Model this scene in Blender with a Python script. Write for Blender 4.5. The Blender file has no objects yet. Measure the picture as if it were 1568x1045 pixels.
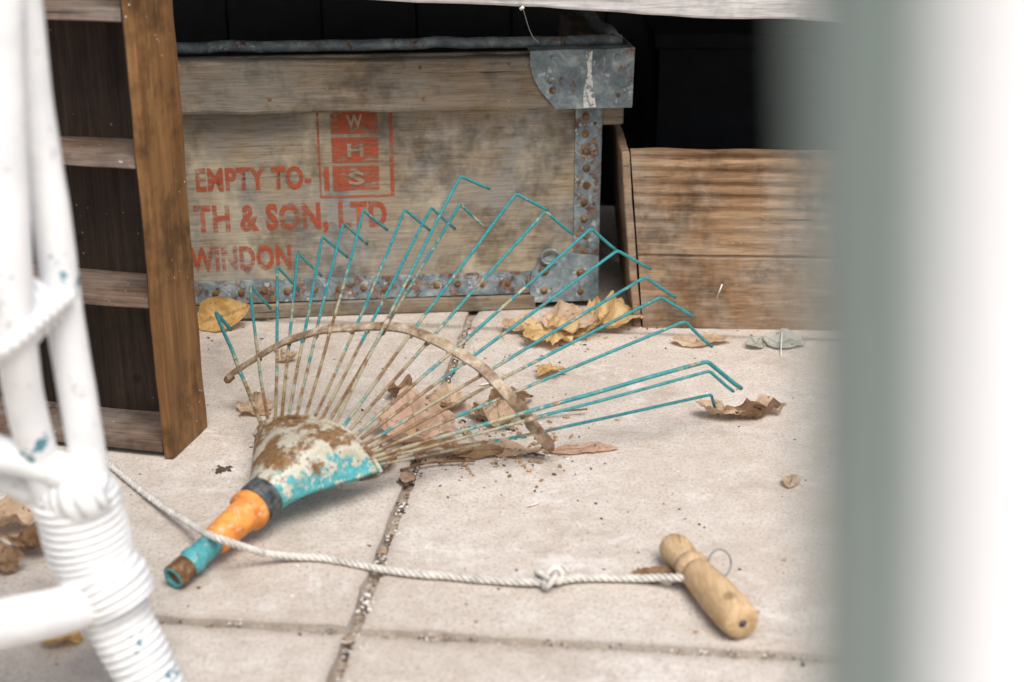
import bpy, bmesh, math, random
from mathutils import Vector, Matrix, noise, Euler
random.seed(7)
scene=bpy.context.scene
scene.view_settings.view_transform='Standard'
try: scene.view_settings.look='None'
except Exception: pass
scene.view_settings.exposure=0
COL=bpy.context.collection
V=Vector
# ------------------------------------------------------------------ helpers
def link(o,parent=None,keep=True):
    COL.objects.link(o)
    if parent is not None:
        o.parent=parent
        if keep: o.matrix_parent_inverse=parent.matrix_basis.inverted()
    return o
def empty(name,loc=(0,0,0),rz=0):
    o=bpy.data.objects.new(name,None); o.location=loc; o.rotation_euler=(0,0,rz)
    o.empty_display_size=.05; COL.objects.link(o); return o
def mesh_obj(name,verts,faces,mat=None,parent=None,keep=True,smooth=False,attr=None):
    me=bpy.data.meshes.new(name); me.from_pydata([tuple(v) for v in verts],[],faces); me.update()
    if attr is not None:
        a=me.attributes.new("wear",'FLOAT','POINT'); a.data.foreach_set("value",attr)
    if smooth: me.polygons.foreach_set("use_smooth",[True]*len(me.polygons))
    if mat: me.materials.append(mat)
    o=bpy.data.objects.new(name,me); link(o,parent,keep); return o
def catmull(P,n=8):
    P=[V(p) for p in P]; out=[]
    Q=[P[0]*2-P[1]]+P+[P[-1]*2-P[-2]]
    for i in range(1,len(Q)-2):
        p0,p1,p2,p3=Q[i-1],Q[i],Q[i+1],Q[i+2]
        for k in range(n):
            t=k/n
            out.append(.5*((2*p1)+(p2-p0)*t+(2*p0-5*p1+4*p2-p3)*t*t+(3*p1-p0-3*p2+p3)*t**3))
    out.append(P[-1]); return out
def frames(P):
    T=[]
    for i in range(len(P)):
        a=P[max(i-1,0)];b=P[min(i+1,len(P)-1)];T.append((b-a).normalized())
    up=V((0,0,1)) if abs(T[0].z)<.9 else V((1,0,0))
    n=(up-T[0]*up.dot(T[0])).normalized(); F=[]
    for i,t in enumerate(T):
        n=(n-t*n.dot(t)).normalized(); F.append((t,n,t.cross(n)))
    return F
def tube_data(P,R,seg=8,sx=1,sy=1):
    P=[V(p) for p in P]
    if not isinstance(R,(list,tuple)): R=[R]*len(P)
    F=frames(P); vs=[];fs=[]
    for i,(t,n,b) in enumerate(F):
        for k in range(seg):
            a=2*math.pi*k/seg
            vs.append(P[i]+(n*math.cos(a)*sx+b*math.sin(a)*sy)*R[i])
    for i in range(len(P)-1):
        for k in range(seg):
            k2=(k+1)%seg
            fs.append((i*seg+k,i*seg+k2,(i+1)*seg+k2,(i+1)*seg+k))
    vs.append(P[0]);vs.append(P[-1]);c0=len(vs)-2
    for k in range(seg):
        fs.append((c0,(k+1)%seg,k)); o=(len(P)-1)*seg; fs.append((c0+1,o+k,o+(k+1)%seg))
    return vs,fs
def tube(name,P,R,mat,parent=None,seg=8,wear=None,keep=True,sx=1,sy=1):
    vs,fs=tube_data(P,R,seg,sx,sy)
    at=None
    if wear is not None:
        at=[w for w in wear for _ in range(seg)]+[wear[0],wear[-1]]
    return mesh_obj(name,vs,fs,mat,parent,keep,True,at)
def resample_R(vals,n):
    out=[]
    for i in range(n):
        s=i/(n-1)*(len(vals)-1);k=min(int(s),len(vals)-2);out.append(vals[k]+(vals[k+1]-vals[k])*(s-k))
    return out
def wbox(name,x0,x1,y0,y1,z0,z1,mat,parent=None,keep=False,bevel=.002,jit=.0008,step=.03,f=None,seed=0):
    """box with softly irregular worn edges"""
    nx,ny,nz=[max(1,min(60,int(abs(d)/step))) for d in (x1-x0,y1-y0,z1-z0)]
    bm=bmesh.new(); idx={}
    def vert(i,j,k):
        key=(i,j,k)
        if key not in idx:
            p=V((x0+(x1-x0)*i/nx,y0+(y1-y0)*j/ny,z0+(z1-z0)*k/nz))
            q=p*18+V((seed*7.3,seed*3.1,0))
            p=p+noise.noise_vector(q)*jit+noise.noise_vector(q*.25)*jit*1.6
            if f: p=f(p)
            idx[key]=bm.verts.new(p)
        return idx[key]
    for i in range(nx):
        for j in range(ny):
            for k,fl in ((0,1),(nz,0)):
                q=[vert(i,j,k),vert(i+1,j,k),vert(i+1,j+1,k),vert(i,j+1,k)]
                bm.faces.new(q[::-1] if fl else q)
    for i in range(nx):
        for k in range(nz):
            for j,fl in ((0,0),(ny,1)):
                q=[vert(i,j,k),vert(i+1,j,k),vert(i+1,j,k+1),vert(i,j,k+1)]
                bm.faces.new(q[::-1] if fl else q)
    for j in range(ny):
        for k in range(nz):
            for i,fl in ((0,1),(nx,0)):
                q=[vert(i,j,k),vert(i,j+1,k),vert(i,j+1,k+1),vert(i,j,k+1)]
                bm.faces.new(q[::-1] if fl else q)
    me=bpy.data.meshes.new(name); bm.to_mesh(me); bm.free(); me.materials.append(mat)
    o=bpy.data.objects.new(name,me); link(o,parent,keep)
    if bevel:
        m=o.modifiers.new("b",'BEVEL'); m.width=bevel; m.segments=2; m.limit_method='ANGLE'; m.angle_limit=math.radians(50)
    return o
def plate(name,pts,y0,y1,mat,parent,bevel=.001):
    n=len(pts); vs=[(x,y0,z) for x,z in pts]+[(x,y1,z) for x,z in pts]
    fs=[tuple(range(n)),tuple(range(2*n-1,n-1,-1))]+[(i,i+n,(i+1)%n+n,(i+1)%n) for i in range(n)]
    o=mesh_obj(name,vs,fs,mat,parent,False)
    bm=bmesh.new();bm.from_mesh(o.data);bmesh.ops.recalc_face_normals(bm,faces=bm.faces);bm.to_mesh(o.data);bm.free()
    if bevel:
        m=o.modifiers.new("b",'BEVEL');m.width=bevel;m.segments=2;m.limit_method='ANGLE'
    return o
def lathe(name,A,B,prof,mat,parent,seg=28,wear=None):
    A=V(A);B=V(B);t=(B-A).normalized();up=V((0,0,1));n=(up-t*up.dot(t)).normalized();b=t.cross(n)
    vs=[];fs=[]
    for (s,r) in prof:
        for k in range(seg):
            a=2*math.pi*k/seg; vs.append(A+t*s+(n*math.cos(a)+b*math.sin(a))*max(r,.0002))
    for i in range(len(prof)-1):
        for k in range(seg):
            k2=(k+1)%seg; fs.append((i*seg+k,i*seg+k2,(i+1)*seg+k2,(i+1)*seg+k))
    at=[wear]*len(vs) if wear is not None else None
    return mesh_obj(name,vs,fs,mat,parent,True,True,at)
# ------------------------------------------------------------------ materials
class M:
    def __init__(s,name):
        s.m=bpy.data.materials.new(name); s.m.use_nodes=True; s.t=s.m.node_tree
        s.b=s.t.nodes["Principled BSDF"]; s.o=s.t.nodes["Material Output"]
        s.tc=s.t.nodes.new("ShaderNodeTexCoord"); s.vec=s.tc.outputs["Object"]
    def n(s,ty,**k):
        x=s.t.nodes.new(ty)
        for a,v in k.items(): setattr(x,a,v)
        return x
    def l(s,a,b): s.t.links.new(a,b)
    def map(s,scale=(1,1,1),loc=(0,0,0),vec=None):
        x=s.n("ShaderNodeMapping"); x.inputs["Scale"].default_value=scale; x.inputs["Location"].default_value=loc
        s.l(vec or s.vec,x.inputs["Vector"]); return x.outputs[0]
    def noise(s,scale,detail=4,rough=.6,vec=None,dist=0):
        x=s.n("ShaderNodeTexNoise"); x.inputs["Scale"].default_value=scale;x.inputs["Detail"].default_value=min(detail,4)
        x.inputs["Roughness"].default_value=rough;x.inputs["Distortion"].default_value=dist
        s.l(vec or s.vec,x.inputs["Vector"]); return x.outputs["Fac"]
    def vor(s,scale,vec=None,feature='F1'):
        x=s.n("ShaderNodeTexVoronoi",feature=feature); x.inputs["Scale"].default_value=scale
        s.l(vec or s.vec,x.inputs["Vector"]); return x.outputs["Distance"]
    def ramp(s,fac,stops):
        x=s.n("ShaderNodeValToRGB"); e=x.color_ramp.elements
        while len(e)<len(stops): e.new(.5)
        for i,(p,c) in enumerate(stops):
            e[i].position=p; e[i].color=(c,c,c,1) if isinstance(c,(int,float)) else (*c,1)
        s.l(fac,x.inputs[0]); return x.outputs[0]
    def mix(s,fac,a,b,mode='MIX'):
        x=s.n("ShaderNodeMix",data_type='RGBA',blend_type=mode)
        for sock,v in ((x.inputs[0],fac),(x.inputs[6],a),(x.inputs[7],b)):
            if isinstance(v,(int,float)): sock.default_value=v
            elif isinstance(v,tuple): sock.default_value=(*v,1)
            else: s.l(v,sock)
        return x.outputs[2]
    def math(s,op,a,b=0,clamp=False):
        x=s.n("ShaderNodeMath",operation=op,use_clamp=clamp)
        for i,v in enumerate((a,b)):
            if isinstance(v,(int,float)): x.inputs[i].default_value=v
            else: s.l(v,x.inputs[i])
        return x.outputs[0]
    def attr(s,name="wear"):
        x=s.n("ShaderNodeAttribute",attribute_name=name); return x.outputs["Fac"]
    def bump(s,h,strength=.4,dist=.001):
        x=s.n("ShaderNodeBump"); x.inputs["Strength"].default_value=strength;x.inputs["Distance"].default_value=dist
        s.l(h,x.inputs["Height"]); s.l(x.outputs[0],s.b.inputs["Normal"])
    def fin(s,col=None,rough=.8,spec=.3,metal=0):
        if isinstance(col,tuple): s.b.inputs["Base Color"].default_value=(*col,1)
        elif col is not None: s.l(col,s.b.inputs["Base Color"])
        if isinstance(rough,(int,float)): s.b.inputs["Roughness"].default_value=rough
        else: s.l(rough,s.b.inputs["Roughness"])
        s.b.inputs["Specular IOR Level"].default_value=spec; s.b.inputs["Metallic"].default_value=metal
        return s.m
def wood(name,dark,mid,light,axis='x',grey=None,greyamt=.5,scale=1,specks=0,rough=.8,bump=.5,stain=.6,crack=.7,patch=None,contrast=.55,coarse=.35):
    m=M(name)
    def sc(al,ac): return tuple(a*scale for a in {'x':(al,ac,ac),'y':(ac,al,ac),'z':(ac,ac,al)}[axis])
    g=m.noise(1.0,4,.7,m.map(sc(5,95)),.5)
    g0=m.noise(1.0,3,.6,m.map(sc(2,30),(3,3,3)),.8)
    g2=m.noise(1.0,3,.6,m.map(sc(22,420)),.1)
    gg=m.math('ADD',m.math('MULTIPLY',g,1-coarse),m.math('MULTIPLY',g0,coarse))
    c=m.ramp(gg,[(.30,dark),(.5,mid),(.70,light)])
    fine=m.ramp(g2,[(.36,.5),(.58,1.08)])
    c=m.mix(contrast,c,m.mix(1,c,fine,'MULTIPLY'))
    if grey:
        gm=m.ramp(m.noise(6,4,.7),[(.42,0.),(.60,1.)])
        c=m.mix(m.math('MULTIPLY',gm,greyamt),c,m.mix(.5,grey,m.mix(1,fine,grey,'MULTIPLY')))
    if patch:
        pm=m.ramp(m.noise(5,4,.75,m.map((1.3,1,.8),(9,4,2))),[(.50,0.),(.66,.8)])
        c=m.mix(pm,c,m.mix(.4,patch,m.mix(1,fine,patch,'MULTIPLY')))
    st=m.ramp(m.noise(9,4,.78,m.map((1,1,1),(3.1,1.7,9))),[(.36,.36),(.52,1.)])
    c=m.mix(stain,c,m.mix(1,c,st,'MULTIPLY'))
    cr=m.ramp(m.noise(1.0,2,.5,m.map(sc(3,130),(5,5,5)),.3),[(.27,1.),(.31,0.)])
    c=m.mix(m.math('MULTIPLY',cr,crack),c,tuple(a*.25 for a in dark))
    kn=m.ramp(m.vor(9,m.map((1,1,1),(1,2,3))),[(.05,1.),(.085,0.)])
    c=m.mix(m.math('MULTIPLY',kn,.6),c,tuple(a*.4 for a in dark))
    if specks:
        sp=m.ramp(m.vor(85),[(.09,1.),(.13,0.)]); sm=m.ramp(m.noise(14,2),[(.54,0.),(.60,1.)])
        c=m.mix(m.math('MULTIPLY',m.math('MULTIPLY',sp,sm),specks),c,(.6,.57,.5))
    h=m.math('SUBTRACT',m.math('ADD',g,m.math('MULTIPLY',g2,.3)),m.math('MULTIPLY',cr,.8*crack))
    m.bump(h,bump,.0018)
    return m.fin(c,rough,.25)
def concrete():
    m=M("concrete_slab")
    a=m.noise(2.2,4,.6); b=m.noise(230,3,.75); d=m.noise(28,4,.7)
    c=m.ramp(a,[(.3,(.52,.45,.39)),(.5,(.60,.535,.475)),(.7,(.66,.61,.56))])
    c=m.mix(m.ramp(d,[(.35,.6),(.6,0.)]),c,(.44,.375,.31))
    c=m.mix(m.ramp(b,[(.36,.75),(.50,0.)]),c,(.31,.265,.22))
    st=m.ramp(m.noise(8,4,.78,m.map((1,1.6,1),(2,7,0)),.5),[(.53,0.),(.70,.6)])
    c=m.mix(st,c,(.37,.31,.255))
    wh=m.ramp(m.noise(9,4,.8,m.map((1,1,1),(12,3,0)),.6),[(.57,0.),(.70,.5)])
    c=m.mix(wh,c,(.74,.71,.68))
    sp=m.ramp(m.vor(75),[(.05,1.),(.11,0.)]); sm=m.ramp(m.noise(20,2),[(.49,0.),(.55,1.)])
    c=m.mix(m.math('MULTIPLY',m.math('MULTIPLY',sp,sm),.75),c,(.16,.12,.09))
    sp=m.ramp(m.vor(60,m.map((1,1,1),(4,4,4))),[(.04,1.),(.09,0.)])
    c=m.mix(m.math('MULTIPLY',sp,sm),c,(.82,.8,.78))
    dirt=m.attr(); df=m.math('MULTIPLY',dirt,m.ramp(d,[(.35,.1),(.6,.8)]))
    c=m.mix(df,c,(.30,.25,.20))
    m.bump(m.math('ADD',m.math('MULTIPLY',b,.4),d),.65,.002)
    return m.fin(c,.9,.2)
def dirt():
    m=M("joint_soil"); a=m.noise(120,4,.7)
    m.bump(a,.9,.004)
    return m.fin(m.ramp(a,[(.3,(.14,.105,.08)),(.5,(.33,.27,.21)),(.7,(.54,.48,.41))]),.95,.1)
def metal(name="galvanised_metal",rust=.58):
    m=M(name); a=m.noise(26,4,.75,None,.5)
    c=m.ramp(a,[(.3,(.085,.11,.12)),(.5,(.19,.235,.25)),(.7,(.38,.435,.44))])
    r=m.ramp(m.noise(34,4,.8,m.map((1,1,1),(3,3,8)),.4),[(rust,0.),(rust+.07,1.)])
    c=m.mix(m.math('MULTIPLY',r,.85),c,m.ramp(m.noise(90,3),[(.4,(.08,.035,.02)),(.6,(.27,.13,.06))]))
    w=m.ramp(m.noise(60,4,.7,m.map((1,1,1),(7,1,1))),[(.60,0.),(.66,.7)])
    c=m.mix(w,c,(.58,.61,.60))
    m.bump(a,.45,.003); return m.fin(c,.65,.4,.15)
def rustmat():
    m=M("rusty_rivet"); a=m.noise(90,4,.7); m.bump(a,.5,.001)
    return m.fin(m.ramp(a,[(.3,(.06,.03,.018)),(.55,(.19,.10,.045)),(.75,(.36,.26,.14))]),.8,.3)
def redpaint():
    m=M("worn_red_stencil_paint")
    w=m.noise(1,4,.75,m.map((40,120,190)),.3); big=m.noise(15,3,.65)
    mask=m.ramp(m.math('ADD',m.math('MULTIPLY',w,.6),m.math('MULTIPLY',big,.4)),[(.42,.08),(.53,.82)])
    c=m.ramp(w,[(.3,(.33,.07,.035)),(.7,(.47,.095,.04))])
    m.fin(c,.85,.2)
    tr=m.n("ShaderNodeBsdfTransparent"); mx=m.n("ShaderNodeMixShader")
    m.l(mask,mx.inputs[0]);m.l(tr.outputs[0],mx.inputs[1]);m.l(m.b.outputs[0],mx.inputs[2]);m.l(mx.outputs[0],m.o.inputs[0])
    return m.m
def splash():
    m=M("white_dropping"); w=m.noise(60,4,.75)
    m.fin((.75,.75,.72),.7,.3)
    mask=m.ramp(w,[(.40,.05),(.50,.97)])
    tr=m.n("ShaderNodeBsdfTransparent"); mx=m.n("ShaderNodeMixShader")
    m.l(mask,mx.inputs[0]);m.l(tr.outputs[0],mx.inputs[1]);m.l(m.b.outputs[0],mx.inputs[2]);m.l(mx.outputs[0],m.o.inputs[0])
    return m.m
def teal(name="chipped_teal_paint",pale=(.40,.38,.26),pale0=(.25,.20,.115),t0=(.014,.145,.16),t1=(.04,.27,.28),rg=.50):
    m=M(name); w=m.attr(); a=m.noise(60,4,.75); b=m.noise(150,4,.7); c2=m.noise(30,4,.7,m.map((1,1,1),(5,2,1)))
    t=m.ramp(b,[(.3,t0),(.7,t1)])
    cream=m.ramp(c2,[(.35,pale0),(.6,pale)])
    rust=m.ramp(b,[(.3,(.09,.045,.022)),(.7,(.29,.17,.075))])
    f=m.math('ADD',m.math('MULTIPLY',m.math('SUBTRACT',a,.5),2.2),w)
    c=m.mix(m.ramp(f,[(.40,0.),(.56,1.)]),t,cream)
    g=m.math('ADD',m.math('MULTIPLY',m.math('SUBTRACT',c2,.5),2.4),m.math('MULTIPLY',w,.8))
    c=m.mix(m.ramp(g,[(rg,0.),(rg+.24,1.)]),c,rust)
    sp=m.ramp(m.vor(70,m.map((1,1,1),(2,2,2))),[(.10,1.),(.16,0.)]); sm=m.ramp(m.noise(28,2),[(.48,0.),(.54,.85)])
    c=m.mix(m.math('MULTIPLY',sp,sm),c,(.16,.075,.03))
    m.bump(f,.5,.0008); return m.fin(c,.5,.4)
def orange():
    m=M("orange_plastic"); a=m.noise(40,4,.7)
    c=m.ramp(a,[(.35,(.60,.18,.025)),(.6,(.84,.34,.075))])
    c=m.mix(m.ramp(m.noise(90,4,.7),[(.54,0.),(.64,.8)]),c,(.56,.46,.30))
    c=m.mix(m.ramp(m.noise(35,4,.75,m.map((1,1,1),(6,6,6))),[(.58,0.),(.68,.6)]),c,(.20,.10,.04))
    m.bump(a,.2,.001); return m.fin(c,.5,.35)
def black():
    m=M("black_collar"); a=m.noise(80,4,.7)
    return m.fin(m.ramp(a,[(.4,(.02,.028,.035)),(.7,(.14,.14,.13))]),.5,.4)
def white():
    m=M("chipped_white_paint"); a=m.noise(16,4,.75); b=m.noise(120,3,.6)
    c=m.ramp(m.noise(20,3,.6),[(.3,(.74,.75,.76)),(.6,(.85,.85,.845))])
    w=m.attr()
    gr=m.math('MULTIPLY',w,m.ramp(m.noise(18,4,.7,m.map((1,1,1),(2,2,2))),[(.35,.25),(.6,.95)]))
    c=m.mix(gr,c,(.22,.25,.26))
    c=m.mix(m.ramp(m.noise(36,4,.75,m.map((1,1,1),(4,8,1))),[(.60,0.),(.68,.6)]),c,(.46,.45,.43))
    c=m.mix(m.ramp(a,[(.638,0.),(.655,.92)]),c,(.03,.20,.26))
    m.bump(b,.3,.0015); return m.fin(c,.5,.35)
def plain(name,col,rough=.8,var=.25,scale=30,bump=.3):
    m=M(name); a=m.noise(scale,4,.65)
    c=m.ramp(a,[(.3,tuple(x*(1-var) for x in col)),(.7,tuple(min(1,x*(1+var)) for x in col))])
    m.bump(a,bump,.001); return m.fin(c,rough,.25)
def leafmat(name,c1,c2,c3):
    m=M(name); v=m.attr(); a=m.noise(26,4,.65); b=m.noise(160,3,.6)
    c=m.ramp(a,[(.32,c1),(.52,c2),(.72,c3)])
    c=m.mix(m.ramp(b,[(.60,0.),(.66,.8)]),c,(.14,.07,.035))
    c=m.mix(m.math('MULTIPLY',v,.45),c,tuple(x*.5 for x in c1))
    m.bump(m.math('ADD',b,m.math('MULTIPLY',v,2)),.5,.001)
    m.fin(c,.65,.3)
    tl=m.n("ShaderNodeBsdfTranslucent"); m.l(c,tl.inputs[0]); mx=m.n("ShaderNodeMixShader"); mx.inputs[0].default_value=.3
    m.l(m.b.outputs[0],mx.inputs[1]);m.l(tl.outputs[0],mx.inputs[2]);m.l(mx.outputs[0],m.o.inputs[0])
    return m.m
MC=concrete();MD=dirt();MM=metal();MM2=metal("rusted_strip_metal",.50);MR=rustmat();MRED=redpaint();MT=teal()
MH=teal("weathered_teal_shell",(.60,.58,.50),(.40,.37,.27),(.03,.24,.27),(.13,.43,.44),.50);MO=orange();MB=black();MW=white();MSP=splash()
ply=wood("weathered_plywood",(.20,.15,.095),(.325,.255,.17),(.42,.35,.25),'x',(.27,.26,.24),.9,1,.3,.85,.4,.75,.25,(.52,.45,.33),.5,.2)
rail=wood("grey_oak_rail",(.12,.08,.048),(.25,.185,.12),(.36,.285,.20),'x',(.24,.22,.185),.75,.8,.3,.8,.8,.7,1)
shelfw=wood("stained_pine",(.10,.048,.018),(.215,.105,.038),(.32,.175,.07),'z',None,0,.7,1,.6,.35,.8,.4,None,.4)
shelfd=wood("dark_inner_panel",(.020,.013,.009),(.042,.027,.019),(.07,.047,.034),'z',None,0,.7,.3,.7,.35,.4)  # darker tone for the shelf's back and inner side
shelfe=wood("dusty_shelf_board",(.07,.04,.027),(.17,.11,.075),(.32,.24,.19),'x',(.29,.25,.22),.6,.8,.9,.75,.4,.5)
planter=wood("rough_sawn_board",(.12,.062,.033),(.26,.155,.082),(.41,.285,.17),'x',(.33,.27,.21),.7,.8,.3,.8,.7,.75,.7)
benchw=wood("peeling_white_board",(.42,.39,.37),(.58,.56,.545),(.70,.69,.68),'x',(.5,.47,.44),.4,.7,0,.75,.5,.5,.5)
handlew=wood("turned_beech",(.38,.23,.11),(.56,.38,.21),(.68,.51,.32),'y',(.45,.35,.24),.4,1,.4,.6,.4,.5,.4,None,.35)
darkw=plain("shade_black",(.010,.011,.013),.8)  # near-black colour carries the shade behind the bench and inside the boxes
rope_m=plain("grubby_white_rope",(.58,.55,.50),.85,.3,70,.4)
wire=plain("grey_wire",(.25,.24,.23),.5,.4,200)
postw=plain("gloss_white_paint",(.83,.82,.83),.45,.03,8,.05)
postg=plain("post_shade_sage",(.35,.425,.39),.5,.22,9,.05)  # shade of the post's left side put into the colour
# ------------------------------------------------------------------ ground + paving
mesh_obj("ground",[(-120,-120,-.010),(120,-120,-.010),(120,120,-.010),(-120,120,-.010)],[(0,1,2,3)],MD)
def paving():
    vs=[];fs=[];at=[]
    ang=math.radians(-5.8);ca,sa=math.cos(ang),math.sin(ang);ox,oy=-.174,1.334
    W,H,g=.92,.955,.0038
    for ci in range(-6,6):
        for rj in range(-4,5):
            near=(-2<=ci<=1 and -2<=rj<=1)
            n=80 if near else 8
            x0,x1,y0,y1=ci*W+g,(ci+1)*W-g,rj*H+g,(rj+1)*H-g
            base=len(vs); tilt=(random.uniform(-1,1)*.0015,random.uniform(-1,1)*.0015)
            def st(k):
                if k==0: return 0
                if k==n: return 1
                return .004+.992*(k-1)/(n-2)
            for i in range(n+1):
                for j in range(n+1):
                    u,w=st(i),st(j); x=x0+(x1-x0)*u; y=y0+(y1-y0)*w
                    rim=i in(0,n) or j in(0,n); rim2=(i in(1,n-1) or j in(1,n-1)) and not rim
                    nz=noise.noise(V((x*9+ci,y*9+rj,0)))*.0008
                    z=nz+tilt[0]*(u-.5)+tilt[1]*(w-.5)
                    ed=min(x-x0,x1-x,y-y0,y1-y)
                    if near and (rim or rim2):
                        ch_=noise.noise(V((x*35,y*35,4)))*.003+max(0,noise.noise(V((x*16,y*16,9)))-.28)*.014
                        dx=(1 if i<=1 else -1 if i>=n-1 else 0);dy=(1 if j<=1 else -1 if j>=n-1 else 0)
                        x+=dx*ch_;y+=dy*ch_
                        if rim2: z-=.0012
                    if rim: z=-.03
                    vs.append((ox+x*ca-y*sa,oy+x*sa+y*ca,z)); at.append(max(0,1-max(0,ed)/.022)**1.5)
            for i in range(n):
                for j in range(n):
                    a=base+i*(n+1)+j; fs.append((a,a+n+1,a+n+2,a+1))
    return mesh_obj("paving",vs,fs,MC,None,True,False,at)
paving()
# ------------------------------------------------------------------ rake
rake=empty("leaf_rake",(-.3,1.55,0))
TI=[((-329,1712,70),(-480,2167,68),(-463,2185,34),.44),((-320,1708,75),(-423,2178,110),(-398,2196,67),.44),((-311,1705,79),(-378,2180,142),(-350,2198,98),.43),((-302,1701,83),(-343,2178,165),(-312,2196,123),.43),((-293,1697,88),(-302,2173,194),(-268,2191,156),.40),((-281,1688,91),(-266,2160,220),(-234,2178,182),.395),((-269,1679,94),(-232,2145,245),(-200,2163,210),.39),((-257,1669,97),(-166,2130,251),(-132,2148,214),.395),((-246,1660,100),(-124,2115,258),(-92,2133,221),.395),((-237,1656,98),(-79,2096,269),(-44,2114,228),.39),((-228,1652,96),(-77,2074,318),(-38,2092,295),.375),((-219,1648,94),(6,2041,300),(50,2059,271),.38),((-211,1644,92),(49,2023,278),(87,2041,240),.385),((-204,1642,87),(114,1975,266),(149,1993,230),.39),((-198,1641,82),(151,1949,241),(197,1967,209),.40),((-192,1639,77),(189,1916,212),(231,1934,177),.41),((-186,1638,72),(210,1898,188),(255,1916,155),.42),((-183,1639,66),(240,1856,167),(278,1874,125),.42),((-180,1640,61),(268,1811,125),(315,1829,80),.44),((-177,1640,56),(271,1808,112),(304,1826,77),.45),((-175,1641,50),(284,1866,52),(300,1912,4),.455)]
mmv=lambda p:V(p)/1000
bandpts=[]
for i,(b,t,h,s) in enumerate(TI):
    b,t,h=mmv(b),mmv(t),mmv(h); d=(t-b).normalized()
    bandpts.append(b+(t-b)*s)
    P=[b-d*.025]
    N=26; bow=noise.noise_vector(V((i*3.7,1,2)))*.009
    for k in range(1,N):
        w=k/N; P.append(b+(t-b)*w+bow*math.sin(math.pi*w)+noise.noise_vector(V((i*5.1,w*4,7)))*.0015*math.sin(math.pi*w))
    hd=(h-t).normalized()
    P+= [t-d*.006,t-d*.0015+hd*.0012,t+hd*.005]
    P+= [t+(h-t)*.5,t+(h-t)*.85,h+hd*.004-V((0,0,.002))+d*.003]
    n=len(P); wr=[]
    for k in range(n):
        w=k/n; base=.78-.78*max(0,(w-.10))/.62
        base=max(.08,base)+(.14 if i in(1,3,6,9,12,16) else 0)
        wr.append(base+random.uniform(-.18,.18)+.28*noise.noise(V((i*2.1,w*7,0))))
    R=.0023 if i not in(0,18) else .0030
    tube("tine_%02d"%(i+1),P,R,MT,rake,8,wr)
bm_=catmull([bandpts[0]+(bandpts[0]-bandpts[1])*.5]+bandpts[0:1]+bandpts[2::3]+[bandpts[-1],bandpts[-1]+(bandpts[-1]-bandpts[-4]).normalized()*.03],10)
vs=[];fs=[]
F=frames(bm_)
for i,p in enumerate(bm_):
    t=F[i][0]; out=(p-V((-.303,1.551,.05))).normalized(); out=(out-t*out.dot(t)).normalized(); nn=t.cross(out)
    if nn.z<0: nn=-nn
    hw=.0072+.0014*i/len(bm_); th=.0022; c=p+nn*.0024+noise.noise_vector(p*25)*.0012
    for q in (c-out*hw+nn*-.001,c-out*hw+nn*th,c-out*hw*.4+nn*(th+.0018),c+out*hw*.4+nn*(th+.0018),c+out*hw+nn*th,c+out*hw-nn*.001): vs.append(q)
n6=6
for i in range(len(bm_)-1):
    for k in range(n6):
        k2=(k+1)%n6; fs.append((i*n6+k,i*n6+k2,(i+1)*n6+k2,(i+1)*n6+k))
fs.append(tuple(range(n6)));fs.append(tuple((len(bm_)-1)*n6+k for k in range(n6))[::-1])
rband=M("rusty_tan_strip"); a=rband.noise(50,4,.75); b2=rband.noise(20,4,.6)
cc=rband.ramp(a,[(.32,(.10,.055,.03)),(.5,(.30,.22,.14)),(.68,(.50,.43,.33))]); cc=rband.mix(rband.ramp(b2,[(.50,0.),(.64,.75)]),cc,(.13,.07,.04)); rband.bump(a,.5,.001)
MBAND=rband.fin(cc,.7,.3)
mesh_obj("brace_band",vs,fs,MBAND,rake,True,False)
for e,q in ((0,-1),(-1,1)):
    c=bm_[e]; d=F[e][0]*q
    tube("band_end",[c-d*.006,c+d*.004,c+d*.008],[.005,.0062,.004],MR,rake,10)
for i in range(0,21):
    c=bandpts[i]; d=(mmv(TI[i][1])-mmv(TI[i][0])).normalized()
    tube("clip",[c-d*.0085,c+d*.0085],.0036,MBAND,rake,6)
Np=V((-.303,1.551,.05)); E=V((-.388,1.414,.016)); ax=(Np-E).normalized()
Lb,Rb=mmv(TI[0][0])+V((-.012,.0,-.012)),mmv(TI[-1][0])+V((.008,-.004,-.008))
e1=(Rb-Lb);e1=(e1-ax*e1.dot(ax)).normalized();e2=e1.cross(ax)
if e2.z<0:e2=-e2
edgeP=catmull([Lb]+[mmv(TI[i][0])+V((0,0,.006)) for i in (0,3,6,9,12,15,18,20)]+[Rb],4)
K=28
arch=[]
for k in range(K+1):
    s=k/K*(len(edgeP)-1);j=min(int(s),len(edgeP)-2);arch.append(edgeP[j].lerp(edgeP[j+1],s-j))
vs=[];fs=[];at=[];J=18;n=2*K
for j in range(J+1):
    t=j/J; te=t**.92
    for k in range(2*K):
        if k<=K: th=math.pi*(1-k/K); A=arch[k]; low=False
        else:
            kk=2*K-k; th=-math.pi*(1-kk/K); ch=Lb.lerp(Rb,kk/K); A=ch.lerp(arch[kk],.55); low=True
        c=Np+e1*math.cos(th)*.024+e2*math.sin(th)*.024
        p=c.lerp(A,te)
        p+=e2*(math.sin(math.pi*t)*.010*max(0,math.sin(th)) )
        p+=noise.noise_vector(p*40)*.0016
        vs.append(p)
        u=(k/K if k<=K else 1)
        w=1.0-.80*max(0,(u-.50))/.6 if not low else .12
        w=w*.80-.22*(1-t)+.12; at.append(w)
for j in range(J):
    for k in range(n):
        k2=(k+1)%n; fs.append((j*n+k,j*n+k2,(j+1)*n+k2,(j+1)*n+k))
fs.append(tuple((J)*n+k for k in range(n)))
mesh_obj("head_shell",vs,fs,MH,rake,True,True,at)
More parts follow.
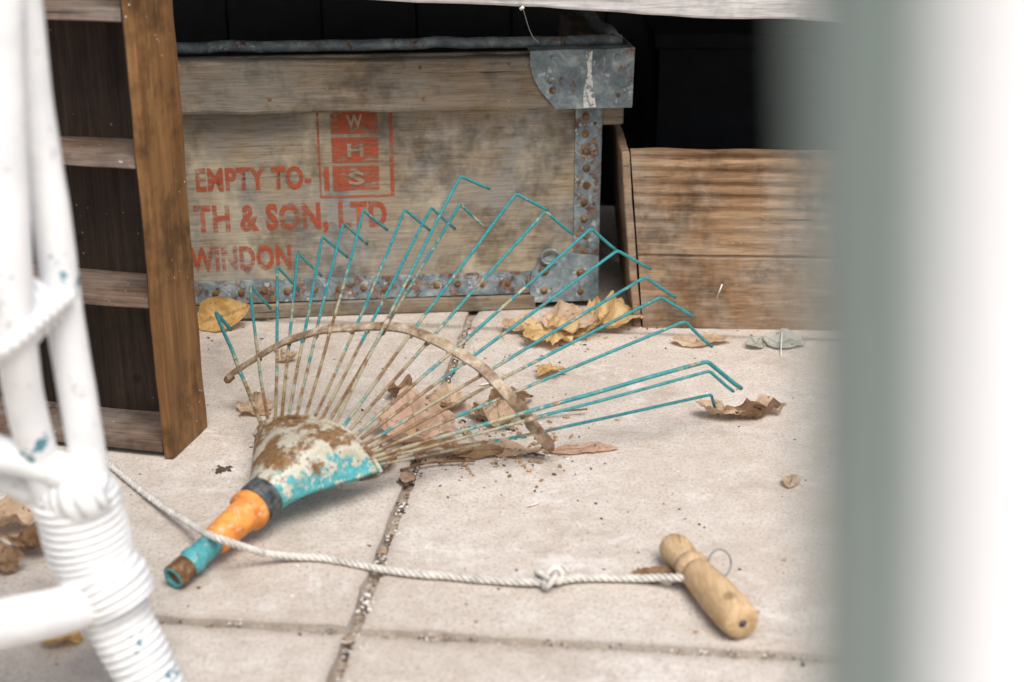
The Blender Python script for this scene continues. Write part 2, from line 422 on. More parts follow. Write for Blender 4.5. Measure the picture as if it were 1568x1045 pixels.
tube("head_lip",arch,.003,MH,rake,8,[.9-.5*max(0,k/K-.5) for k in range(K+1)])
lathe("black_collar",Np+ax*.004,E,[(-.004,.0),(-.004,.024),(0,.0262),(.016,.0265),(.022,.025),(.024,.018),(.024,0)],MB,rake)
lathe("orange_ferrule",Np,E,[(.018,.0),(.018,.024),(.021,.0255),(.027,.0262),(.033,.0255),(.035,.0215),(.04,.0205),(.055,.0195),(.075,.0185),(.088,.0178),(.092,.0165),(.093,0)],MO,rake)
lathe("teal_socket",Np,E,[(.085,.0),(.085,.0145),(.12,.0142),(.125,.0165),(.131,.0165),(.134,.014),(.15,.0138),(.160,.0142),(.163,.012),(.160,.010),(.152,.0095),(.152,0)],MH,rake,24,.14)
lathe("socket_rust_end",Np,E,[(.138,.0),(.138,.0147),(.146,.0149),(.1605,.0150),(.1615,.0125),(.158,.0100),(.158,0)],MR,rake,24)
# ------------------------------------------------------------------ crate
crate=empty("wooden_newspaper_crate",(.150,2.390,0),math.radians(6.2))
D=.43;X0=-.92
wbox("front_panel",X0,0,0,.012,.028,.452,ply,crate,jit=.0003,bevel=0)
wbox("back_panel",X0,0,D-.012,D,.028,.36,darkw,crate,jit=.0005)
wbox("right_panel",-.013,-.001,.014,D-.014,.028,.452,rail,crate,jit=.0004)
wbox("left_panel",X0+.001,X0+.013,.014,D-.014,.028,.452,rail,crate,jit=.0004)
wbox("floor_panel",X0+.015,-.015,.014,D-.014,.03,.045,darkw,crate)
wbox("bottom_runner",X0+.02,-.11,-.006,.03,0,.027,rail,crate,jit=.001,bevel=.003)
wbox("bottom_runner_back",X0+.02,-.02,D-.06,D-.02,0,.027,rail,crate)
wbox("front_rail",X0-.02,.043,-.038,-.001,.364,.450,rail,crate,jit=.003,bevel=.006,step=.02)
wbox("side_rail",.002,.04,.001,D,.325,.450,rail,crate,jit=.001,bevel=.003)
wbox("side_rail_left",X0-.04,X0-.002,.001,D,.367,.455,rail,crate,jit=.001,bevel=.003)
rimP=[(X0+.0+i*(-X0+.035)/40,.014+.003*noise.noise(V((i*.6,0,0))),.466+.004*noise.noise(V((i*.35,5,0)))) for i in range(41)]
tube("steel_rim_front",rimP,.0095,MM,crate,10,None,False,1,1.1)
tube("steel_rim_side",[(.024,.012+i*D/12,.468+.004*math.sin(i)) for i in range(13)],.011,MM,crate,10,None,False)
plate("corner_plate",[(-.126,.4605),(-.126,.437),(-.121,.417),(-.110,.396),(-.097,.381),(-.083,.3635),(.046,.3635),(.048,.4635),(0,.4615),(-.06,.462)],-.0425,-.0400,MM,crate,.001)
plate("corner_plate_top",[(-.126,.4575),(.0475,.4585),(.0475,.4610),(-.126,.4605)],-.0398,.0,MM,crate,.001)
wbox("corner_plate_side",.0440,.0472,-.039,.09,.3665,.4635,MM,crate,bevel=.001,jit=.0005)
def rivet(x,z,r=.005,y=-.002):
    vs=[];fs=[];S_=10
    for i in range(4):
        ph=i/4*math.pi/2; rr=r*math.cos(ph); hh=r*.55*math.sin(ph)
        for k in range(S_):
            a=2*math.pi*k/S_; vs.append((x+rr*math.cos(a),y-hh,z+rr*math.sin(a)))
    vs.append((x,y-r*.55,z))
    for i in range(3):
        for k in range(S_): fs.append((i*S_+k,i*S_+(k+1)%S_,(i+1)*S_+(k+1)%S_,(i+1)*S_+k))
    for k in range(S_): fs.append((3*S_+k,3*S_+(k+1)%S_,4*S_))
    return vs,fs
def rivets(name,L,mat=MR):
    A=[];B=[]
    for (x,z,r,y) in L:
        v,f=rivet(x,z,r,y); o=len(A); A+=v; B+=[tuple(q+o for q in g) for g in f]
    mesh_obj(name,A,B,mat,crate,False,True)
rivets("corner_plate_nails",[(-.088,.395,.006,-.0425),(.022,.385,.004,-.0425)])
rivets("corner_plate_studs",[(-.088,.448,.005,-.0425),(.02,.448,.006,-.0425),(-.02,.385,.004,-.0425)],MM)
rivets("rail_nails",[(-.30,.385,.0035,-.039),(-.305,.437,.0035,-.039),(-.55,.39,.0035,-.039),(-.16,.44,.003,-.039),(-.42,.41,.003,-.039)])
plate("white_streak",[(-.034,.458),(-.023,.459),(-.024,.43),(-.021,.40),(-.015,.366),(-.036,.365),(-.037,.39),(-.030,.425)],-.0433,-.0430,MSP,crate,0)
def jag(pts,a=.0022):
    out=[]
    for i in range(len(pts)):
        p,q=pts[i],pts[(i+1)%len(pts)]; L=math.hypot(q[0]-p[0],q[1]-p[1]); m=max(1,int(L/.009))
        for k in range(m):
            t=k/m; x=p[0]+(q[0]-p[0])*t;z=p[1]+(q[1]-p[1])*t; out.append((x+a*noise.noise(V((x*70,z*70,1))),z+a*noise.noise(V((x*70,z*70,5)))))
    return out
plate("edge_strip",jag([(-.043,.098),(-.043,.362),(.001,.362),(.001,.098)]),-.003,-.0003,MM2,crate,0)
wbox("edge_strip_side",.0005,.003,-.002,.045,.03,.36,MM2,crate,bevel=.0008,jit=.0005)
plate("bottom_strip",jag([(X0,.030),(X0,.070),(-.10,.070),(-.10,.030)]),-.0032,-.0003,MM2,crate,0)
pts=[(.002,.012),(.002,.096)]
for k in range(9):
    a=math.pi/2+math.pi/2*k/8; pts.append((-.065+.055*math.cos(a),.048+.055*math.sin(a)))
pts+= [(-.12,.03),(-.112,.012)]
plate("bottom_corner_plate",pts[::-1],-.0065,-.0035,MM,crate,.001)
rl=[(-.023+random.uniform(-.003,.003),.342-i*.0300,.0068,-.003) for i in range(9)]
rl+=[(-.009,.33-i*.047,.0028,-.003) for i in range(5)]
rl+=[(-.12-i*.042+random.uniform(-.004,.004),.050+random.uniform(-.002,.002),.0062,-.0032) for i in range(19)]
rl+=[(-.095,.072,.010,-.0065),(-.095,.034,.007,-.0065),(-.03,.065,.008,-.0065),(-.03,.03,.006,-.0065)]
rivets("rivets",rl)
tube("hasp_ring",[( -.085+.016*math.cos(a*math.pi/10),-.012,.098+.013*math.sin(a*math.pi/10)) for a in range(19)],.0025,MM,crate,8,None,False)
def text_sheet(name,body,xr,z0,h,width,y,mat,off=.03):
    c=bpy.data.curves.new(name,'FONT'); c.body=body; c.size=1; c.offset=off; c.resolution_u=3; c.space_character=1.08
    o=bpy.data.objects.new(name,c); COL.objects.link(o); bpy.context.view_layer.update()
    dg=bpy.context.evaluated_depsgraph_get(); me=bpy.data.meshes.new_from_object(o.evaluated_get(dg))
    bpy.data.objects.remove(o)
    xs=[v.co.x for v in me.vertices]
    a,b=min(xs),max(xs);lo=0-off;hi=.70+off
    for v in me.vertices:
        v.co=(xr-width+(v.co.x-a)/(b-a)*width,y,z0+(v.co.y-lo)/(hi-lo)*h)
    me.materials.clear(); me.materials.append(mat)
    q=bpy.data.objects.new(name,me); link(q,crate,False); return q
text_sheet("stencil_line_swindon","S WINDON",-.532,.088,.045,.200,-.0009,MRED,.042)
text_sheet("stencil_line_son","SMI TH & SON, LTD",-.366,.158,.048,.408,-.0009,MRED,.042)
text_sheet("stencil_line_empty","RETURN   EMPTY TO-",-.491,.229,.041,.372,-.0009,MRED,.042)
def sheet(name,x0,x1,z0,z1,y=-.0009):
    return mesh_obj(name,[(x0,y,z0),(x1,y,z0),(x1,y,z1),(x0,y,z1)],[(0,1,2,3)],MRED,crate,False)
fx0,fx1,fz0,fz1=-.478,-.352,.212,.366; w=.0035
sheet("stencil_frame_l",fx0,fx0+w,fz0,fz1);sheet("stencil_frame_r",fx1-w*1.8,fx1,fz0,fz1)
sheet("stencil_frame_b",fx0+w,fx1-w*1.8,fz0,fz0+w)
for i,ch in enumerate("SHW"):
    z0=.224+i*.0485
    sheet("stencil_square",-.455,-.377,z0,z0+.043)
    text_sheet("stencil_initial",ch,-.402,z0+.010,.023,.027,-.0016,ply,.03)
sheet("stencil_side_bar",-.470,-.461,.224,.266)
# ------------------------------------------------------------------ shelf unit
sh=empty("wooden_shelf_unit",(-.4625,1.758,0),math.radians(-13))
wbox("side_panel",-.014,0,0,.111,0,.95,shelfw,sh,jit=.0016,bevel=.002,step=.02)
wbox("side_panel_left",-.50,-.486,0,.111,0,.95,shelfw,sh)
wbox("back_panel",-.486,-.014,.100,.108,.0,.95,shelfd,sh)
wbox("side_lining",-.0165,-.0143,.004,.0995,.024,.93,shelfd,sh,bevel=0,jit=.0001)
for i,z in enumerate((.008,.218,.405,.590,.775,.935)):
    wbox("shelf_board_%d"%i,-.4855,-.0168,.003,.0995,z,z+.016,shelfe,sh,jit=.0012,bevel=.002,seed=i)
# ------------------------------------------------------------------ planter on the right
pl=empty("wooden_planter_box",(.5,2.27,0))
vs=[];fs=[];nx,nz=60,110
for j in range(nz+1):
    z=.303*j/nz
    for i in range(nx+1):
        u=i/nx; xl=.224-.094*z; xr=.84+.094*z; x=xl+(xr-xl)*u
        amp=.0024*max(0,min(1,(z-.17)/.05))+.0004
        y=2.279-.028*u+.07*z + amp*math.sin(z*2*math.pi/.022+1.5*noise.noise(V((x*3,z*9,0))))*(.6+.8*noise.noise(V((x*4,z*20,8))))+.0015*noise.noise(V((x*5,z*60,1)))+.0015*noise.noise(V((x*60,z*25,3)))
        if abs(z-.125)<.003: y+=.004
        zz=z+ (.003*noise.noise(V((x*14,0,0))) if j==nz else 0)
        vs.append((x,y,zz))
fr=len(vs)
for j in range(nz+1):
    for i in range(nx+1):
        x,y,z=vs[j*(nx+1)+i]; vs.append((x,2.279-.028*(i/nx)+.07*z+.018,z))
g=lambda i,j,o=0:o+j*(nx+1)+i
for j in range(nz):
    for i in range(nx):
        fs.append((g(i,j),g(i+1,j),g(i+1,j+1),g(i,j+1))); fs.append((g(i,j,fr),g(i,j+1,fr),g(i+1,j+1,fr),g(i+1,j,fr)))
for i in range(nx): fs.append((g(i,nz),g(i+1,nz),g(i+1,nz,fr),g(i,nz,fr)))
for j in range(nz):
    fs.append((g(0,j),g(0,j+1),g(0,j+1,fr),g(0,j,fr))); fs.append((g(nx,j),g(nx,j,fr),g(nx,j+1,fr),g(nx,j+1)))
mesh_obj("front_board",vs,fs,planter,pl)
def shear(s):
    return lambda p:V((p.x+s*p.z,p.y+.07*p.z,p.z))
wbox("end_board_left",.208,.222,2.282,2.62,0,.300,planter,pl,keep=True,f=shear(-.094),jit=.002,bevel=.003)
wbox("end_board_right",.842,.858,2.25,2.62,0,.300,planter,pl,keep=True,f=shear(.094))
wbox("back_board",.225,.84,2.625,2.645,0,.15,darkw,pl,keep=True)
wbox("base_board",.235,.83,2.30,2.62,.01,.025,darkw,pl,keep=True)
# ------------------------------------------------------------------ bench with white board
be=empty("old_garden_bench",(.1,2.2,0))
sl=lambda p:V((p.x,p.y,p.z-.046*(p.x)))
wbox("front_board",-.95,1.35,2.2,2.225,.549,.66,benchw,be,keep=True,f=sl,jit=.003,bevel=.004)
wbox("seat_board",-.95,1.35,2.227,2.95,.63,.655,benchw,be,keep=True,f=sl,jit=.001)
for x in (-.93,1.27):
    for y in (2.23,2.85): wbox("leg",x,x+.06,y,y+.06,0,.60 if x>0 else .67,benchw,be,keep=True)
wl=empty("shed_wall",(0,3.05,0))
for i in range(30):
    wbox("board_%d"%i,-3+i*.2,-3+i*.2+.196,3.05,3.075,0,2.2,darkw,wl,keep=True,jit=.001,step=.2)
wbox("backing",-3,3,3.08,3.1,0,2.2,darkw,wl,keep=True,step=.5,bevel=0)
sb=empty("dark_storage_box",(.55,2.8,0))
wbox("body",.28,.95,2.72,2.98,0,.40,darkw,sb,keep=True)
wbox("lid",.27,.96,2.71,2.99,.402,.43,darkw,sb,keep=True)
cw=empty("cobweb_thread",(0,2.28,.5))
tube("thread",catmull([(.015,2.20,.552),(.030,2.26,.50),(.045,2.34,.472)],6),.0004,rope_m,cw,5)
tube("fluff",[(.012,2.197,.546),(.018,2.197,.550)],.0025,rope_m,cw,6)
# ------------------------------------------------------------------ chair
ch=empty("white_cane_chair",(-.40,1.19,0))
def cane(name,P,R,n=14,ridge=0,pitch=.008,seg=20):
    Q=catmull(P,n)
    if ridge: Q=catmull(Q[::2]+([Q[-1]] if (len(Q)-1)%2 else []),max(4,int(n)))
    rr=resample_R(R if isinstance(R,list) else [R,R],len(Q)); L=0; out=[];wr=[]
    for i,q in enumerate(Q):
        if i: L+=(q-Q[i-1]).length
        s=abs(math.sin(math.pi*L/pitch+.9*noise.noise(q*14))) if ridge else 1
        k=1+ (ridge*(s-.5)*(1+.8*noise.noise(q*30)) if ridge else 0)+.03*noise.noise(q*25)
        out.append(rr[i]*k); wr.append(max(0,1-s*1.7) if ridge else .0)
    return tube(name,Q,out,MW,ch,seg,wr)
cane("back_post",[(-.404,1.2,.80),(-.406,1.2,.692),(-.407,1.2,.599),(-.403,1.2,.507),(-.402,1.2,.416),(-.398,1.2,.326),(-.394,1.2,.236)],.0170)
cane("arm_post",[(-.398,1.15,.80),(-.405,1.15,.698),(-.413,1.15,.62),(-.428,1.15,.434),(-.436,1.17,.339),(-.430,1.19,.232)],.0175)
cane("arm_weave",[(-.428,1.14,.80),(-.430,1.14,.70),(-.436,1.14,.62),(-.450,1.14,.50),(-.460,1.14,.445)],.016,10,.10,.006)
cane("upper_rail",[(-.93,1.17,.30),(-.70,1.18,.295),(-.505,1.18,.290),(-.469,1.18,.286),(-.423,1.18,.272),(-.386,1.19,.244)],.0175)
cane("second_rail",[(-.93,1.20,.265),(-.62,1.205,.262),(-.50,1.205,.256),(-.455,1.205,.238),(-.42,1.2,.228)],.015)
cane("leg_wrapped",[(-.413,1.2,.246),(-.411,1.2,.229),(-.403,1.2,.173),(-.383,1.19,.110),(-.355,1.18,.046),(-.337,1.175,.001)],[.034,.041,.039,.032,.029,.028],12,.07,.0085,28)
cane("leg_joint_wrap",[(-.425,1.185,.236),(-.40,1.178,.244),(-.382,1.185,.252)],[.02,.024,.02],8,.08,.01)
cane("lower_rail",[(-.93,1.17,.07),(-.7,1.17,.075),(-.541,1.17,.094),(-.488,1.165,.114),(-.42,1.160,.134),(-.388,1.172,.145),(-.378,1.19,.150)],[.0245,.0245,.0245,.0245,.023,.020,.014])
cane("lower_joint_wrap",[(-.395,1.186,.165),(-.385,1.184,.148),(-.376,1.182,.128)],[.034,.039,.035],10,.06,.008,28)
cane("joint_wrap",[(-.470,1.165,.420),(-.44,1.165,.419),(-.412,1.19,.434)],[.024,.027,.024],10,.07,.008)
cane("joint_cord",[(-.46,1.14,.395),(-.43,1.128,.412),(-.405,1.155,.430),(-.39,1.185,.440)],.008,10,.05,.008)
cane("other_leg",[(-.93,1.18,.46),(-.93,1.18,0)],.022);cane("front_leg",[(-.93,.72,.46),(-.93,.72,0)],.022);cane("front_leg_2",[(-.47,.72,.46),(-.47,.72,0)],.022)
vs=[];fs=[]
n=26
for i in range(n+1):
    for j in range(n+1):
        x=-.95+.45*i/n;y=.70+.40*j/n; vs.append((x,y,.44+.004*((i+j)%2)-.012*math.sin(math.pi*i/n)*math.sin(math.pi*j/n)))
for i in range(n):
    for j in range(n): a=i*(n+1)+j; fs.append((a,a+n+1,a+n+2,a+1))
so=mesh_obj("woven_seat",vs,fs,MW,ch); so.modifiers.new("s",'SOLIDIFY').thickness=.02
cane("back_post_2",[(-.93,1.18,.46),(-.95,1.22,.85)],.02); cane("back_top",[(-.404,1.2,.80),(-.55,1.21,.87),(-.75,1.22,.89),(-.95,1.22,.85)],.02)
# ------------------------------------------------------------------ near door post
po=empty("painted_door_post",(.08,.16,0))
def postbox(name,x0,x1,y0,y1,mat):
    ln=lambda p:V((p.x+.085*(.80-p.z),p.y,p.z))
    return wbox(name,x0,x1,y0,y1,-.012,1.9,mat,po,keep=True,f=ln,jit=.0002,bevel=.001,step=.08)
postbox("white_face",.0430,.150,.1305,.1345,postw)
postbox("shaded_return",.0393,.148,.1348,.189,postg)
# ------------------------------------------------------------------ rope + wooden handle
ro=empty("rope_with_handle",(0,1.43,0))
RP=catmull([(-.60,1.80,.005),(-.541,1.732,.006),(-.464,1.631,.008),(-.395,1.540,.022),(-.3395,1.449,.050),(-.300,1.462,.026),(-.262,1.480,.009),(-.220,1.480,.006),(-.160,1.458,.006),(-.109,1.444,.006),(-.063,1.438,.006),(-.003,1.428,.006),(.043,1.424,.008),(.087,1.435,.006),(.148,1.432,.008),(.190,1.415,.018),(.214,1.412,.022)],24)
RP=[p+noise.noise_vector(V((p.x*22,p.y*22,3)))*.0014 for p in RP]
RF=frames(RP); vs=[];fs=[]
for s in range(3):
    L=0;Q=[]
    for i,q in enumerate(RP):
        if i:L+=(q-RP[i-1]).length
        a=2*math.pi*(L/.024+s/3); Q.append(q+(RF[i][1]*math.cos(a)+RF[i][2]*math.sin(a))*.0026)
    v,f=tube_data(Q,.0024,7); o=len(vs); vs+=v; fs+=[tuple(k+o for k in g_) for g_ in f]
mesh_obj("twisted_rope",vs,fs,rope_m,ro,True,True)
kc=V((.043,1.424,.014)); KP=[]
for i in range(70):
    t=i/69*2*math.pi
    KP.append(kc+V(((math.sin(t)+1.7*math.sin(2*t))*.0062,(math.cos(t)-1.7*math.cos(2*t))*.0058,-math.sin(3*t)*.0065)))
tube("knot",KP,.0036,rope_m,ro,8)
tube("frayed_end",catmull([(.045,1.43,.018),(.055,1.442,.02),(.066,1.438,.012)],6),.002,rope_m,ro,6)
HA,HB=V((.187,1.492,.0205)),V((.247,1.312,.0225))
lathe("wooden_handle",HA,HB,[(0,.0),(0,.006),(.003,.0125),(.008,.0165),(.016,.0190),(.030,.0192),(.042,.0172),(.050,.0152),(.054,.0148),(.0545,.0165),(.057,.0190),(.064,.0205),(.070,.0198),(.0735,.0165),(.0745,.0162),(.077,.0185),(.082,.0190),(.105,.0203),(.13,.0218),(.155,.0222),(.175,.0215),(.186,.0200),(.189,.0185),(.189,.004),(.1885,0)],handlew,ro,36)
hd=(HB-HA).normalized()
tube("burnt_groove",[HA+hd*.0740+(V((0,0,1))*math.sin(a)+hd.cross(V((0,0,1)))*math.cos(a))*.0160 for a in [k*math.pi/12 for k in range(25)]],.0011,MR,ro,6)
lathe("handle_bore",HA,HB,[(.1892,0),(.1892,.0042),(.1898,.0046),(.1898,0)],MB,ro,12)
rc=HA+hd*.078
tube("wire_loop",[rc+V((.026+.013*math.cos(a*math.pi/9),.010+.006*math.sin(a*math.pi/9),.008+.015*math.sin(a*math.pi/9))) for a in range(19)],.0011,wire,ro,6)
tube("rope_binding",[HA+hd*.0545+ (V((0,0,1))*math.sin(a)+hd.cross(V((0,0,1)))*math.cos(a))*.0165 for a in [k*math.pi/10 for k in range(21)]],.0013,wire,ro,6)
# ------------------------------------------------------------------ leaves
LM=[leafmat("leaf_ochre",(.44,.25,.09),(.64,.44,.21),(.74,.57,.34)),
    leafmat("leaf_tan",(.42,.27,.16),(.58,.42,.28),(.68,.55,.41)),
    leafmat("leaf_brown",(.17,.09,.045),(.30,.18,.10),(.43,.30,.19)),
    leafmat("leaf_pink",(.55,.33,.22),(.66,.45,.33),(.72,.55,.44)),
    leafmat("leaf_greygreen",(.36,.36,.30),(.46,.46,.40),(.55,.54,.49)),
    leafmat("leaf_gold",(.46,.23,.06),(.66,.42,.16),(.74,.52,.26))]
lv=empty("fallen_leaves",(0,1.9,0))
def leaf(loc,size,kind,rot,ci,curl=.3,crump=.1,asp=.5,seed=0):
    R=Euler([math.radians(a) for a in rot]).to_matrix(); vs=[];fs=[];at=[]
    if kind=='o':
        nu,nv=22,12
        for i in range(nu+1):
            s=i/nu; w=asp*.5*(math.sin(math.pi*s**.85)**.8 if 0<s<1 else 0)+.006
            w*=1+.14*noise.noise(V((s*9,seed,0)))
            for j in range(nv+1):
                t=j/nv*2-1; x=s-.5; y=w*t
                z=curl*(y*y)*2.2+curl*.5*(x*x)+crump*noise.noise(V((x*3,y*3,seed*5)))+crump*.35*noise.noise(V((x*11,y*11,seed)))
                vs.append(V((x,y+.06*math.sin(s*3+seed),z)))
                vein=max(0,1-abs(t)*7)+.5*max(0,1-abs(math.sin((s*9-abs(t)*2.2)*math.pi))*4); at.append(min(1,vein))
        for i in range(nu):
            for j in range(nv): a=i*(nv+1)+j; fs.append((a,a+nv+1,a+nv+2,a+1))
    else:
        nr,na=12,84; vs.append(V((0,0,0)));at.append(1)
        lob=[(90,1.0,46),(35,.90,42),(145,.90,42),(-20,.70,42),(200,.70,42)]
        fold=random.uniform(0,3.14)
        for r in range(1,nr+1):
            for k in range(na):
                a=360*k/na; rad=.42; vein=0
                for (la,lr,lw) in lob:
                    dd=abs((a-la+180)%360-180); rad=max(rad,lr*(1-.52*(dd/lw)**1.0) if dd<lw else 0); vein=max(vein,1-dd/4)
                rad*=.5*(1+.14*noise.noise(V((a*.2,seed,1)))); q=r/nr
                x=math.cos(math.radians(a))*rad*q;y=math.sin(math.radians(a))*rad*q-.1
                fd=x*math.cos(fold)+y*math.sin(fold)
                z=curl*fd*fd*1.3+curl*.25*(x*x+y*y)+crump*noise.noise(V((x*3.2,y*3.2,seed*5)))+crump*.45*abs(noise.noise(V((x*8,y*8,seed))))
                vs.append(V((x,y,z)));at.append(max(0,vein))
        for k in range(na): fs.append((0,1+k,1+(k+1)%na))
        for r in range(nr-1):
            for k in range(na):
                a=1+r*na+k;b=1+r*na+(k+1)%na; fs.append((a,a+na,b+na,b))
    W=[R@(v*size) for v in vs]; mz=min(w.z for w in W); L=V(loc)
    W=[w+V((L.x,L.y,L.z-mz+.0015)) for w in W]
    return mesh_obj("leaf",W,fs,LM[ci],lv,True,True,at)
leaf((-.492,2.285,0),.098,'o',(55,-22,14),5,1.1,.10,.62,1)
leaf((.060,2.215,0),.14,'m',(10,-6,60),0,.5,.22,.5,2)
leaf((.120,2.250,0),.14,'m',(20,-8,-40),0,.5,.20,.5,3)
leaf((.185,2.275,.005),.10,'o',(22,8,25),0,1.2,.22,.6,31)
leaf((.10,2.24,.012),.10,'o',(20,-6,-20),1,1.2,.22,.6,41)
leaf((.02,2.26,0),.08,'o',(12,0,20),1,.6,.15,.5,32)
leaf((.062,2.063,0),.075,'m',(8,10,130),0,.7,.22,.5,4)
leaf((.315,2.199,0),.10,'o',(3,0,-6),1,.25,.08,.42,5)
leaf((.100,1.785,0),.098,'o',(2,0,4),3,.15,.04,.30,6)
leaf((.302,1.895,0),.075,'o',(8,6,-12),1,1.6,.25,.45,7)
leaf((.352,1.900,0),.085,'o',(-6,-6,12),2,1.2,.25,.5,8)
leaf((.375,1.915,0),.06,'o',(4,-6,-20),1,1.2,.25,.6,44)
leaf((-.135,1.835,0),.17,'m',(10,6,20),3,.5,.16,.5,9)
leaf((-.100,1.93,0),.12,'m',(-8,8,120),1,.5,.18,.5,10)
leaf((-.02,1.885,0),.12,'m',(4,-6,200),1,.5,.20,.5,11)
leaf((.0,1.93,0),.09,'o',(10,-6,40),2,1.0,.22,.55,12)
leaf((-.08,1.76,0),.14,'o',(3,4,12),2,.6,.12,.24,13)
leaf((-.01,1.775,0),.13,'o',(4,2,-8),1,.8,.12,.20,14)
leaf((-.17,1.98,0),.07,'o',(8,6,70),2,.8,.22,.5,16)
leaf((-.380,1.924,0),.075,'m',(14,5,10),1,.6,.12,.5,17)
leaf((-.171,1.73,0),.05,'o',(18,0,60),2,1.4,.3,.6,18)
leaf((-.190,1.70,0),.035,'o',(10,0,20),2,1.4,.3,.5,19)
leaf((-.138,1.698,0),.030,'o',(8,0,80),3,.4,.1,.7,20)
leaf((.368,1.689,0),.040,'o',(3,0,80),1,.5,.08,.6,21)
leaf((.40,2.19,0),.05,'o',(30,0,60),4,.5,.12,.6,22)
leaf((.45,2.195,0),.07,'o',(20,6,-20),4,.5,.12,.7,23)
leaf((-.482,1.305,0),.046,'o',(6,8,10),5,1.0,.2,.75,24)
leaf((-.62,1.55,0),.11,'o',(10,8,30),1,1.3,.25,.5,25)
leaf((-.575,1.50,0),.07,'o',(16,-8,-30),2,1.5,.3,.6,26)
leaf((-.60,1.46,0),.06,'o',(8,0,10),2,1.2,.3,.6,27)
leaf((.168,1.447,0),.058,'o',(2,-3,-4),2,.8,.12,.5,29)
leaf((-.36,2.12,0),.035,'o',(8,-8,8),1,1.,.3,.7,33)
for i,(a,b,r) in enumerate([((-.06,1.78,.006),(.045,1.765,.004),.0018),((-.10,1.74,.004),(-.02,1.79,.008),.0014),((-.15,1.72,.004),(-.05,1.745,.006),.002),((.02,1.88,.004),(.11,1.91,.01),.0016)]):
    a=V(a);b=V(b); tube("twig",catmull([a,a.lerp(b,.4)+V((0,.006,.003)),b],5),r,MR,lv,6)
# ------------------------------------------------------------------ debris
def debris(name,pts,mat):
    vs=[];fs=[]
    base=[V(p).normalized() for p in [(0,0,1),(1,0,.1),(0,1,-.1),(-1,0,.1),(0,-1,-.1),(0,0,-1)]]
    tri=[(0,1,2),(0,2,3),(0,3,4),(0,4,1),(5,2,1),(5,3,2),(5,4,3),(5,1,4)]
    for (x,y,z,s) in pts:
        o=len(vs); rz=random.random()*6.28; sx,sy,sz=s*random.uniform(.5,1.6),s*random.uniform(.5,1),s*random.uniform(.3,.7)
        for b in base:
            q=V((b.x*sx,b.y*sy,b.z*sz))*random.uniform(.7,1.2); vs.append((x+q.x*math.cos(rz)-q.y*math.sin(rz),y+q.x*math.sin(rz)+q.y*math.cos(rz),z+sz*.5+q.z))
        fs+=[tuple(o+k for k in t) for t in tri]
    return mesh_obj(name,vs,fs,mat)
dk=plain("dark_crumbs",(.09,.06,.04),.9,.6,60); lt=plain("pale_grit",(.70,.67,.62),.8,.2,60); br=plain("leaf_crumbs",(.34,.21,.11),.9,.5,60)
def rnd(n,s0,s1):
    L=[]
    for _ in range(n):
        x=random.uniform(-.75,.75);y=random.uniform(1.15,2.3); L.append((x,y,0,random.uniform(s0,s1)*random.random()**1.5+s0*.5))
    return L
def clus(n,cx,cy,r,s):
    return [(random.gauss(cx,r),random.gauss(cy,r*.8),0,random.uniform(.3,1)*s) for _ in range(n)]
def joint(n,a,b,w,s):
    L=[]
    for _ in range(n):
        t=random.random(); t=t+.06*noise.noise(V((t*30,1,1))); L.append((a[0]+(b[0]-a[0])*t+random.gauss(0,w),a[1]+(b[1]-a[1])*t+random.gauss(0,w),-.008+random.uniform(0,.007),random.uniform(.3,1)*s))
    return L
ja,jb=(-.18,1.24),(-.072,2.29);jc,jd=(-.75,1.392),(.75,1.24);je,jf=(-.5,2.33),(.75,2.19)
debris("dark_debris",rnd(300,.0010,.0040)+clus(70,-.03,1.84,.06,.004)+joint(320,ja,jb,.0038,.0036)+joint(200,jc,jd,.0028,.0028)+clus(50,.15,2.25,.08,.003)+clus(30,-.391,1.728,.007,.006)+clus(35,-.08,1.76,.05,.003)+clus(30,.168,1.45,.014,.004)+clus(16,-.142,1.69,.008,.005)+clus(25,.05,1.68,.10,.003),dk)
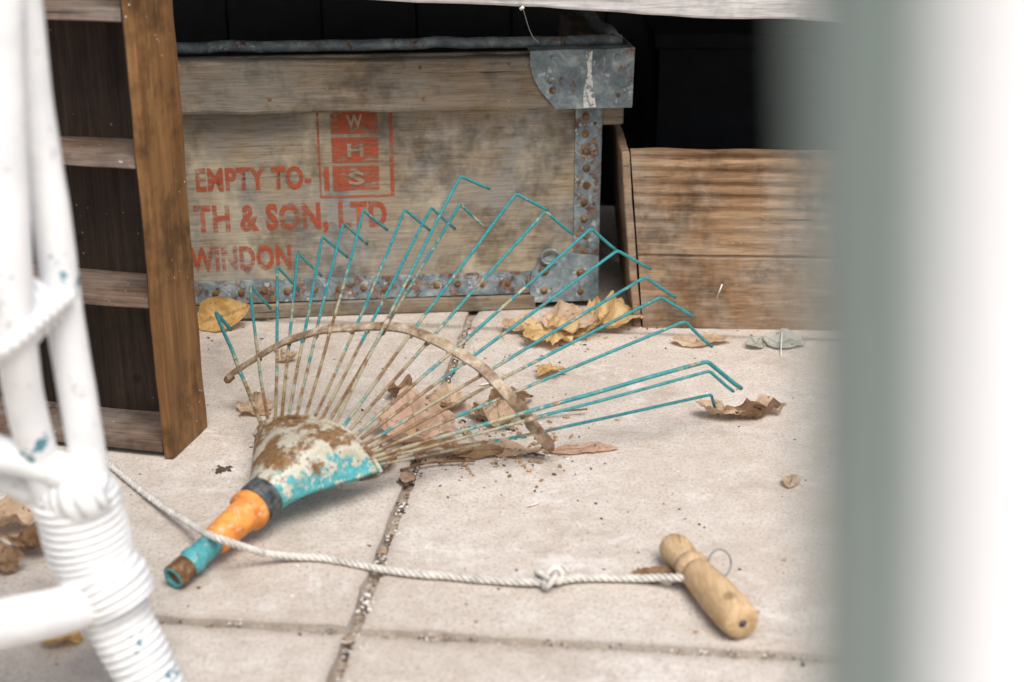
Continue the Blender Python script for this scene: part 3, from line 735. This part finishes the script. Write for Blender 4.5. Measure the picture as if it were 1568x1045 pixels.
debris("pale_debris",rnd(380,.0008,.0030)+clus(60,-.02,1.84,.07,.004)+joint(280,ja,jb,.0045,.0036)+joint(140,jc,jd,.003,.0025)+clus(60,-.2,1.95,.09,.003)+clus(30,-.3,2.2,.09,.003),lt)
debris("leaf_crumb_debris",rnd(220,.0010,.0042)+clus(130,-.03,1.84,.07,.006)+joint(160,ja,jb,.0035,.0034)+clus(60,.12,2.24,.09,.004)+clus(50,.02,1.77,.05,.006)+joint(90,je,jf,.006,.003),br)
st=empty("straw_bits",(0,1.9,0))
for a,b in [((.345,2.262,.06),(.352,2.258,.085)),((.315,2.19,.0),(.33,2.2,.004)),((.02,1.62,.002),(.035,1.63,.002)),((.435,2.14,.002),(.45,2.22,.02)),((-.05,2.02,.002),(-.03,2.03,.002))]:
    tube("bit",[V(a),V(b)],.0012,lt,st,5)
# ------------------------------------------------------------------ light
w=bpy.data.worlds.new("World"); scene.world=w; w.use_nodes=True; nt=w.node_tree
bg=nt.nodes["Background"]; sky=nt.nodes.new("ShaderNodeTexSky"); sky.sky_type='NISHITA'; sky.sun_disc=False
el,az=math.radians(58),math.radians(158)
sky.sun_elevation=el; sky.sun_rotation=az; sky.dust_density=4; sky.air_density=1.2
hs=nt.nodes.new("ShaderNodeHueSaturation"); hs.inputs["Saturation"].default_value=.7
nt.links.new(sky.outputs[0],hs.inputs["Color"]); nt.links.new(hs.outputs[0],bg.inputs[0]); bg.inputs[1].default_value=.15
su=bpy.data.lights.new("sun",'SUN'); su.energy=2.9; su.angle=math.radians(32); su.color=(1,.97,.935)
so=bpy.data.objects.new("sun",su); COL.objects.link(so)
sd=V((math.sin(az)*math.cos(el),math.cos(az)*math.cos(el),math.sin(el)))
so.rotation_euler=sd.to_track_quat('Z','Y').to_euler(); so.location=(1,-2,4)
# ------------------------------------------------------------------ camera
c=bpy.data.cameras.new("camera"); c.lens=50; c.sensor_width=36; c.clip_start=.02; c.clip_end=500
c.dof.use_dof=True; c.dof.focus_distance=2.16; c.dof.aperture_fstop=3.5
o=bpy.data.objects.new("camera",c); o.location=(0,0,.85); o.rotation_euler=(math.radians(69),0,0); COL.objects.link(o); scene.camera=o
